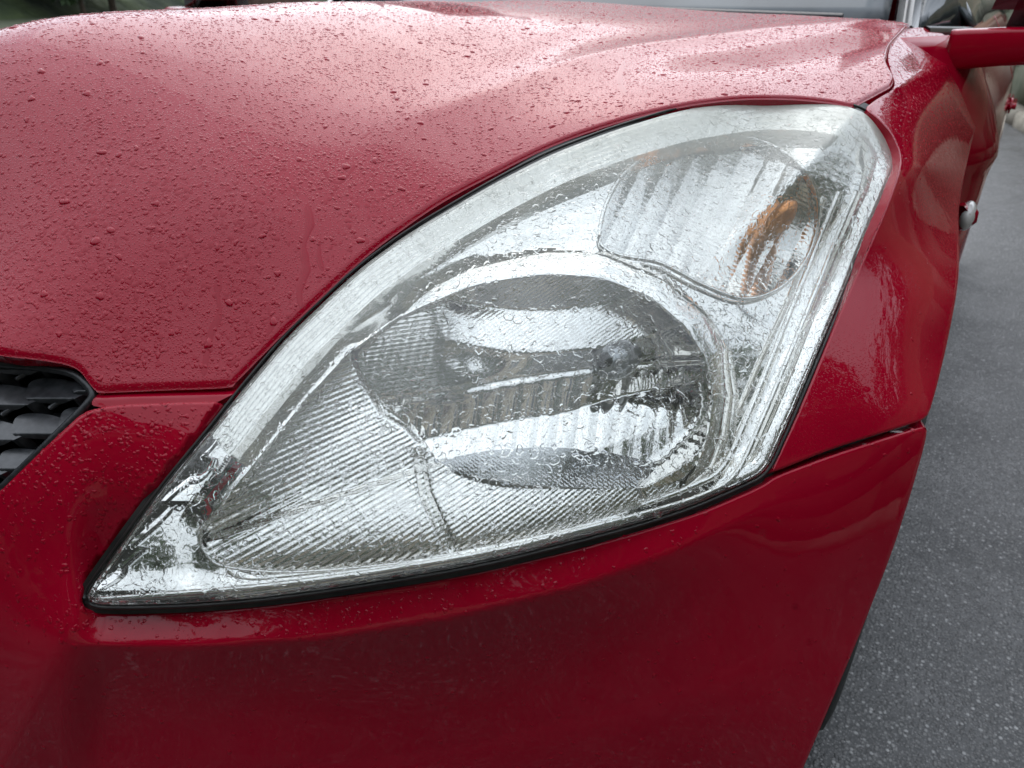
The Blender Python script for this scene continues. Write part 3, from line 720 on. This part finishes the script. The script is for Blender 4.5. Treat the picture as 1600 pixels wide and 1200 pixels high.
# ------------------------------------------------------------------ water drops
def drops_on(obj, n, name, rmin, rmax, seed, wfun=None, flat=.30, power=2.6, mat_=M_DROP, maxtri=None):
    me = obj.data; nv = len(me.vertices); V = np.empty(nv * 3, np.float32); me.vertices.foreach_get('co', V); V = V.reshape(-1, 3).astype(float)
    tri = np.array([p.vertices[:] for p in me.polygons if len(p.vertices) == 3])
    a, b, c = V[tri[:, 0]], V[tri[:, 1]], V[tri[:, 2]]; cr_ = np.cross(b - a, c - a); A = np.linalg.norm(cr_, axis=1)
    cen = (a + b + c) / 3; fn = cr_ / (A[:, None] + 1e-15)
    w = A * (wfun(cen, fn) if wfun else 1); w[~np.isfinite(w)] = 0
    g = np.random.default_rng(seed); idx = g.choice(len(tri), n, p=w / w.sum())
    r1 = np.sqrt(g.random(n)); r2 = g.random(n)
    P = a[idx] * (1 - r1)[:, None] + b[idx] * (r1 * (1 - r2))[:, None] + c[idx] * (r1 * r2)[:, None]
    N = fn[idx]; R = rmin + (rmax - rmin) * g.random(n) ** power
    down = np.tile([0, 0, -1.], (n, 1)); T1 = down - (down * N).sum(1)[:, None] * N; s_ = np.linalg.norm(T1, axis=1)
    T1 /= s_[:, None] + 1e-9; T2 = np.cross(N, T1)
    K = 10; rings = [(.50, .90), (.84, .50), (1.0, -.06)]
    th = np.linspace(0, 2 * math.pi, K, endpoint=False)
    ph = g.random((n, 3)) * 6.28; am = g.random((n, 3)) * [.38, .28, .16]
    rad = 1 + am[:, :1] * np.cos(2 * th + ph[:, :1]) + am[:, 1:2] * np.cos(3 * th + ph[:, 1:2]) + am[:, 2:] * np.cos(5 * th + ph[:, 2:])
    st = 1 + np.clip(s_, 0, .9)[:, None] * .35 * g.random((n, 1))
    out = [P + N * (R * flat)[:, None]]
    for rr, hh in rings:
        x = rad * rr * R[:, None] * np.cos(th) * st; y = rad * rr * R[:, None] * np.sin(th)
        sag = x * 0 + (.18 * R[:, None] * st)
        q = P[:, None] + T1[:, None] * (x + sag * (1 - rr))[..., None] + T2[:, None] * y[..., None] + N[:, None] * (hh * R * flat)[:, None, None]
        out.append(q.reshape(-1, 3))
    VV = np.concatenate(out); F_ = []
    i = np.arange(n); 
    def ringidx(r, k): return n + r * n * K + i * K + (k % K)
    for k in range(K):
        F_.append(np.c_[i, ringidx(0, k), ringidx(0, k + 1)])
        for r in range(2):
            F_.append(np.c_[ringidx(r, k), ringidx(r + 1, k), ringidx(r + 1, k + 1)]); F_.append(np.c_[ringidx(r, k), ringidx(r + 1, k + 1), ringidx(r, k + 1)])
    F_ = np.concatenate(F_)
    o = mesh_tri(name, VV, F_, mat_); return o
def near_w(c, nrm):
    d = np.linalg.norm(c - CAM, axis=1); f = np.clip(nrm[:, 2], 0, 1)
    if c[:, 2].max() > .95: f = f * (pldist(c[:, :2], HOODP, True)[0] > .0045)
    return (f > .15) * (1 / (.25 + d) ** 1.4) * (c[:, 0] > -.75) * (.35 + vnoise(c[:, :2], 28, 2) * 1.3)
def low_w(c, nrm): return near_w(c, nrm) * (.2 + 3 * sstep(.93 - c[:, 2], 0, .08)) * (c[:, 1] < .75)
d1 = drops_on(HOOD, 85000, 'raindrops', .0004, .0020, 1, near_w, power=4.6, flat=.24)
d2 = drops_on(HOOD, 3200, 'flat_drops', .0010, .0030, 11, low_w, power=2.4, flat=.075)
d3 = drops_on(HOOD, 420, 'large_drops', .0022, .0042, 12, near_w, power=1.6, flat=.30)
def join(objs, name):
    Vs, Ts, n = [], [], 0
    for o in objs:
        me = o.data; v = np.empty(len(me.vertices) * 3, np.float32); me.vertices.foreach_get('co', v)
        t = np.empty(len(me.loops), np.int32); me.loops.foreach_get('vertex_index', t)
        Vs.append(v.reshape(-1, 3)); Ts.append(t.reshape(-1, 3) + n); n += len(me.vertices); m = me.materials[0]; bpy.data.objects.remove(o); bpy.data.meshes.remove(me)
    return mesh_tri(name, np.concatenate(Vs), np.concatenate(Ts), m)
def streak(px_pts, w):
    """a run of water down the paint"""
    p = spline(px_pts, 4); t = hood_hit(p); P = unproj(p, t); n = len(P)
    q = P[:, :2]; e = .001
    N = np.c_[-(zh(q + [e, 0]) - zh(q - [e, 0])) / (2 * e), -(zh(q + [0, e]) - zh(q - [0, e])) / (2 * e), np.ones(n)]; N /= np.linalg.norm(N, axis=1)[:, None]
    T = np.gradient(P, axis=0); T /= np.linalg.norm(T, axis=1)[:, None]; B = np.cross(N, T)
    ww = w * (.6 + .8 * vnoise(np.c_[np.arange(n), np.zeros(n)] * .35, 1, int(px_pts[0][0]))); ww *= np.minimum(1, np.minimum(np.arange(n), np.arange(n)[::-1]) / 3 + .15)
    rows = []
    for a, h in ((-1, -.02), (-.8, .025), (-.35, .035), (.35, .035), (.8, .025), (1, -.02)): rows.append(P + B * (a * ww)[:, None] + N * (h * ww + .00005)[:, None])
    V = np.stack(rows, 1).reshape(-1, 3); F = []
    for i in range(n - 1):
        for k in range(5): a0 = i * 6 + k; F += [(a0, a0 + 1, a0 + 7), (a0, a0 + 7, a0 + 6)]
    return mesh_tri('streak', V, F, M_DROP)
runs = [streak([(480,318),(484,350),(474,385),(478,420),(468,455),(470,480)], .0034), streak([(342,425),(340,460),(343,490),(330,520),(322,560),(318,588)], .0026),
        streak([(560,250),(530,285),(500,262)], .002), streak([(500,370),(498,400),(505,425)], .002), streak([(975,95),(968,125),(978,150)], .0035), streak([(420,480),(425,505),(416,525)], .0022),
        streak([(590,185),(578,205),(560,215)], .0026)]
RD = join([d1, d2, d3] + runs, 'raindrops')
setp(RD, 'raindrops and thin runs of water beaded all over the red hood', 'water drops', kind='stuff')
BUMPO = [o for o in COL.objects if o.name == 'bumper'][0]
def bw(c, nrm):
    d, _ = pldist(np.c_[800 + FPX * ((c - CAM) @ RT) / ((c - CAM) @ FW), 600 - FPX * ((c - CAM) @ UPV) / ((c - CAM) @ FW)], CREASE_B[0])
    v = c - CAM; z = v @ FW; px = 800 + FPX * (v @ RT) / z; py = 600 - FPX * (v @ UPV) / z
    band = np.exp(-((py - (1000 - np.clip(px - 400, 0, 900) ** 2 * .00028) + 40) / 30) ** 2) * (px < 1100)
    strip = (py < 900) * (px < 340) * (1 - sstep(py, 700, 900) * .7)
    return .06 + 1.2 * strip + .9 * band * (1 - sstep(px, 500, 900) * .8)
setp(drops_on(BUMPO, 3200, 'bumper_raindrops', .0005, .0022, 4, bw, flat=.22), 'small raindrops on the red bumper beside and below the headlight', 'water drops', kind='stuff')

setp(drops_on(fender, 3500, 'fender_raindrops', .0004, .0016, 9, lambda c, n_: .04 + sstep(c[:, 2], .84, .93), flat=.22, power=3), 'fine raindrops on the top of the red front fender behind the headlight', 'water drops', kind='stuff')
# ------------------------------------------------------------------ ground, wall, trees, house
def asphalt():
    m = mat('wet_asphalt', (.06, .06, .065), .55, spec=.6); n, l, b = nodes(m)
    t = n.new('ShaderNodeTexCoord')
    v = n.new('ShaderNodeTexVoronoi'); v.inputs['Scale'].default_value = 150; l.new(t.outputs['Object'], v.inputs['Vector'])
    v2 = n.new('ShaderNodeTexVoronoi'); v2.inputs['Scale'].default_value = 330; l.new(t.outputs['Object'], v2.inputs['Vector'])
    z = n.new('ShaderNodeTexNoise'); z.inputs['Scale'].default_value = 4; z.inputs['Detail'].default_value = 10; z.inputs['Roughness'].default_value = .65; l.new(t.outputs['Object'], z.inputs['Vector'])
    def stones(vv, stops):
        sp = n.new('ShaderNodeSeparateColor'); l.new(vv.outputs['Color'], sp.inputs[0])
        r = n.new('ShaderNodeValToRGB'); e = r.color_ramp.elements; e[0].position = 0; e[0].color = (*[stops[0][1] * k for k in (.99, 1, 1.0)], 1); e[1].position = 1; e[1].color = (*[stops[-1][1]] * 3, 1)
        for p, c in stops[1:-1]: q = e.new(p); q.color = (c, c, c * .99, 1)
        l.new(sp.outputs[0], r.inputs[0])
        mr = n.new('ShaderNodeMapRange'); mr.inputs['From Min'].default_value = .62; mr.inputs['From Max'].default_value = .30; l.new(vv.outputs['Distance'], mr.inputs[0])
        mi = n.new('ShaderNodeMix'); mi.data_type = 'RGBA'; l.new(mr.outputs[0], mi.inputs[0]); mi.inputs[6].default_value = (.035, .037, .039, 1); l.new(r.outputs[0], mi.inputs[7])
        return mi.outputs[2], mr.outputs[0]
    a1, h1 = stones(v, [(0, .035), (.3, .07), (.6, .13), (.85, .24), (1, .62)]); a2, h2 = stones(v2, [(0, .04), (.5, .11), (.9, .26), (1, .5)])
    mi = n.new('ShaderNodeMix'); mi.data_type = 'RGBA'; mi.inputs[0].default_value = .45; l.new(a1, mi.inputs[6]); l.new(a2, mi.inputs[7])
    mu = n.new('ShaderNodeMix'); mu.data_type = 'RGBA'; mu.blend_type = 'MULTIPLY'; mu.inputs[0].default_value = .8; l.new(mi.outputs[2], mu.inputs[6])
    r2 = n.new('ShaderNodeValToRGB'); r2.color_ramp.elements[0].position = .35; r2.color_ramp.elements[0].color = (.6, .6, .6, 1); r2.color_ramp.elements[1].position = .65; r2.color_ramp.elements[1].color = (1.3, 1.3, 1.28, 1)
    l.new(z.outputs['Fac'], r2.inputs[0]); l.new(r2.outputs[0], mu.inputs[7]); l.new(mu.outputs[2], b.inputs['Base Color'])
    rr = n.new('ShaderNodeMapRange'); rr.inputs['From Min'].default_value = .35; rr.inputs['From Max'].default_value = .65; rr.inputs['To Min'].default_value = .32; rr.inputs['To Max'].default_value = .6
    l.new(z.outputs['Fac'], rr.inputs[0]); l.new(rr.outputs[0], b.inputs['Roughness'])
    u = n.new('ShaderNodeBump'); u.inputs['Strength'].default_value = .35; u.inputs['Distance'].default_value = .003; l.new(h1, u.inputs['Height']); l.new(u.outputs[0], b.inputs['Normal'])
    return m
def plane(name, pts, z, m):
    bm = bmesh.new(); bm.faces.new([bm.verts.new((x, y, z)) for x, y in pts]); return bm_obj(name, bm, m, None, False)
setp(plane('ground', [(-300, -300), (300, -300), (300, 300), (-300, 300)], -.03, add_noise(mat('grass_ground', (.04, .06, .02), .9), 3, (.025, .04, .015), (.07, .08, .04))), kind='structure')
WD = np.array([-.40, 1.60]); WD /= np.linalg.norm(WD)     # direction of the wall beside the road
W0 = np.array([1.12, 7.6]); WN = np.array([WD[1], -WD[0]])
ra, rb = W0 - WD * 12, W0 + WD * 22
setp(plane('road', [(-9, -12), tuple(ra + WN * -.0 + np.array([4, -6])), tuple(ra), tuple(rb), (-9, 30)], 0, asphalt()), kind='structure')
M_STONE = add_noise(mat('mossy_stone', (.25, .22, .17), .85), 2.2, (.035, .05, .022), (.15, .14, .10), .38, .62, bump=.6, dist=.02)
M_CURB = add_noise(mat('curb_stone', (.35, .31, .25), .8), 6, (.22, .20, .16), (.42, .38, .31), bump=.3, dist=.005)
WALL = empty('stone_wall', label='mossy stone retaining wall beyond the road at the right edge', cat='wall')
bm = bmesh.new(); bm2 = bmesh.new()
g = np.random.default_rng(3); rt = Matrix.Rotation(-math.atan2(WD[0], WD[1]), 3, 'Z')
for course in range(3):
    s = -8.0
    while s < 20:
        Ls = g.uniform(.5, 1.1); h = .42; c = W0 + WD * (s + Ls / 2) + WN * (.28 + g.uniform(-.04, .04) + course * .05)
        box(bm, (c[0], c[1], h * (course + .5)), (.45, Ls - .02, h - .02), rt, .025); s += Ls
bm_obj('stones', bm, M_STONE, WALL)
s = -8.0
CURB = empty('curb', label='pale stone curb at the foot of the mossy wall', cat='curb')
while s < 20:
    c = W0 + WD * (s + .5) - WN * .03; box(bm2, (c[0], c[1], .05), (.16, .985, .14), rt, .015); s += 1
bm_obj('curb_stones', bm2, M_CURB, CURB)

bk = grid_surface('bank', np.linspace(-10, 22, 60), np.linspace(0, 1, 10), lambda s_, v: (W0[0] + WD[0] * s_ + WN[0] * (.45 + 10 * v), W0[1] + WD[1] * s_ + WN[1] * (.45 + 10 * v), 1.15 + 5.5 * v ** .8 + .12 * np.sin(s_ * 1.7 + v * 9)), add_noise(mat('bank_earth', (.08, .07, .035), .9), 1.2, (.05, .06, .02), (.16, .11, .06), bump=.5, dist=.05), None)
setp(bk, kind='structure')
def leaf_mat(name, c0, c1): return add_noise(mat(name, c0, .6), .9, c0, c1, .3, .7)
LM = [leaf_mat('leaves_dark', (.018, .040, .012), (.045, .085, .025)), leaf_mat('leaves_mid', (.03, .06, .016), (.07, .11, .035))]
M_BARK = add_noise(mat('bark', (.09, .065, .045), .9), 8, (.05, .035, .025), (.13, .10, .07), bump=.5, dist=.02)
def make_tree(h, w, seed, lm, nl=9000, ls=.16):
    g = np.random.default_rng(seed); e = empty('tree')
    pts = np.array([(0, 0, 0), (.05, .02, h * .25), (-.04, .06, h * .5), (.03, 0, h * .8)]); tube('trunk', pts, np.array([.16, .12, .08, .03]) * h / 6, M_BARK, e, n=8)
    for k in range(6):
        a = g.uniform(0, 6.28); z = h * g.uniform(.25, .6); tube('limb', np.array([(0, 0, z), (math.cos(a) * w * .3, math.sin(a) * w * .3, z + h * .1), (math.cos(a) * w * .6, math.sin(a) * w * .6, z + h * .22)]), np.array([.05, .035, .015]) * h / 6, M_BARK, e, n=6)
    cl = g.normal(size=(26, 3)) * [w * .36, w * .36, h * .20] + [0, 0, h * .60]; cr0 = g.uniform(.22, .42, 26) * w
    k = g.integers(0, 26, nl); d = g.normal(size=(nl, 3)); d /= np.linalg.norm(d, axis=1)[:, None]
    c = cl[k] + d * (cr0[k] * g.random(nl) ** .4)[:, None]; c[:, 2] = np.maximum(c[:, 2], h * .12)
    a = g.normal(size=(nl, 3)); a /= np.linalg.norm(a, axis=1)[:, None]; b = np.cross(a, g.normal(size=(nl, 3))); b /= np.linalg.norm(b, axis=1)[:, None]
    s = g.uniform(.5, 1.2, nl)[:, None] * ls
    V = np.stack([c - a * s, c + b * s * .45, c + a * s, c - b * s * .45], 1).reshape(-1, 3); i = np.arange(nl) * 4
    mesh_tri('crown', V, np.concatenate([np.c_[i, i + 1, i + 2], np.c_[i, i + 2, i + 3]]), lm, e)
    return e
def copy_tree(o):
    c = o.copy(); COL.objects.link(c)
    for ch in o.children:
        d = ch.copy(); COL.objects.link(d); d.parent = c
    return c
T0 = make_tree(6, 4.2, 1, LM[0], 6500, .22); T1 = make_tree(6, 4.0, 2, LM[1], 6500, .22)
# beyond the car (top left), beyond the wall, and all round the lane behind the camera, where the paint reflects them
spots = [(-36, 17.5, 1.1, 0), (-34, 21, 1.0, 1), (-38, 13, 1.0, 0), (-32, 18.5, .7, 0), (-41, 9, 1.1, 1), (-33, 25, 1.0, 0),
         (3.6, 14, .55, 1), (6.5, 9.5, .6, 0), (2.6, 19, .7, 0), (8.5, 5, .8, 1), (0.2, 30, .8, 0), (4, 25, .8, 1),
         (9, 0, 1.1, 0), (9, -5, 1.3, 1), (12, -7.5, 1.25, 0), (1.2, -9.5, 1.3, 1), (-8.5, -8, 1.3, 1), (-12, -6, 1.2, 0), (-14, -2, 1.1, 1), (-17, 4, .8, 0),
         (10, -14.5, 1.6, 0), (0, -15, 1.9, 1), (-6, -15, 1.9, 0), (4.5, -15, 1.8, 1), (-12, -11, 1.6, 0), (12, -3, 1.6, 1)]
used = {0: False, 1: False}
desc = ['tree with dark foliage', 'tree with mid-green foliage']
for i, (x, y, s, k) in enumerate(spots):
    b0 = (T0, T1)[k]; o = b0 if not used[k] else copy_tree(b0); used[k] = True
    o.location = (x, y, -.05); o.scale = (s, s, s); o.rotation_euler = (0, 0, i * 1.3)
    left = ['leftmost tree beyond the hood in the top left corner, dark green', 'pale green tree behind the leftmost one beyond the hood', 'dark tree hidden low behind the left rim of the hood', 'small dark tree beside the brown shed at top left',
            'green tree far out to the left beyond the hood', 'dark tree standing right behind the brown shed']
    where = 'far beyond the hood at top left' if i < 6 else ('behind the stone wall at right' if i < 12 else 'behind the photographer')
    setp(o, left[i] if i < 6 else desc[k] + ' standing ' + where, 'tree', 'trees around the lane')
def terr(a, v):  # hill ring added, mostly out of view, shaped to darken what the paint reflects
    bl = np.exp(-((np.angle(np.exp(1j * (a - math.radians(120))))) / .62) ** 2)       # low, open side so the hood reflects sky: back left
    rt_ = np.exp(-((np.angle(np.exp(1j * (a - math.radians(80))))) / .5) ** 2)
    r = 19 + 34 * np.clip(bl * 1.2, 0, 1) + 22 * np.clip(rt_, 0, 1) + v * 16
    z = (6.5 * (1 - .68 * bl) + .5 * np.sin(a * 9) + .3 * np.sin(a * 23 + 1)) * v ** .75 - .04
    return r * np.cos(a), r * np.sin(a), z
tr = grid_surface('added_hills', np.linspace(0, 2 * math.pi, 160), np.linspace(0, 1, 14), terr, add_noise(mat('wooded_slope', (.03, .05, .02), .95), .7, (.010, .022, .008), (.06, .085, .03), .35, .62, bump=1, dist=.4), None)
setp(tr, kind='structure')
# brown hut beyond the hood at the top left
HUT = empty('brown_shed', (-20.5, 17.5, 0), label='reddish brown shed wall beyond the hood at top left', cat='shed')
b = bmesh.new(); box(b, (0, 0, .65), (3.2, 2.4, 1.3), bev=.02); w = bm_obj('shed_wall', b, add_noise(mat('rust_brown', (.12, .065, .05), .8), 3, (.09, .05, .04), (.16, .09, .07)), HUT, False)
b = bmesh.new(); box(b, (0, 0, 1.38), (3.6, 2.8, .1), bev=.02); bm_obj('shed_roof', b, mat('dark_roof', (.03, .03, .03), .7), HUT, False)
# beige house behind the photographer, seen in the chrome
HS = empty('beige_house', (7.2, -9.0, 0), label='beige rendered house behind the photographer', cat='house')
M_HOUSE = add_noise(mat('beige_render', (.42, .36, .26), .85), 2, (.36, .31, .22), (.46, .40, .30))
b = bmesh.new(); box(b, (0, 0, 1.5), (8, 5, 3.0), bev=.02); bm_obj('house_wall', b, M_HOUSE, HS, False)
b = bmesh.new(); v = [b.verts.new(c) for c in ((-4.4, 2.9, 3), (4.4, 2.9, 3), (4.4, -2.9, 3), (-4.4, -2.9, 3), (-4.4, 0, 4.4), (4.4, 0, 4.4))]
for f in ((0, 1, 5, 4), (2, 3, 4, 5), (1, 2, 5), (3, 0, 4), (3, 2, 1, 0)): b.faces.new([v[i] for i in f])
bm_obj('house_roof', b, mat('roof_tile', (.10, .055, .045), .8), HS, False); HS.rotation_euler = (0, 0, math.radians(38)); HS.rotation_euler = (0, 0, math.radians(38))
for x in (-2.4, 0.2, 2.6):
    b = bmesh.new(); box(b, (x, 2.52, 1.6), (1.1, .06, 1.2), bev=.01); wf = bm_obj('window', b, mat('frame_white', (.7, .7, .68), .4), HS, False)
    b = bmesh.new(); box(b, (x, 2.555, 1.6), (.96, .02, 1.06)); bm_obj('pane', b, M_GLASS, wf, False)
print('built', len(bpy.data.objects))
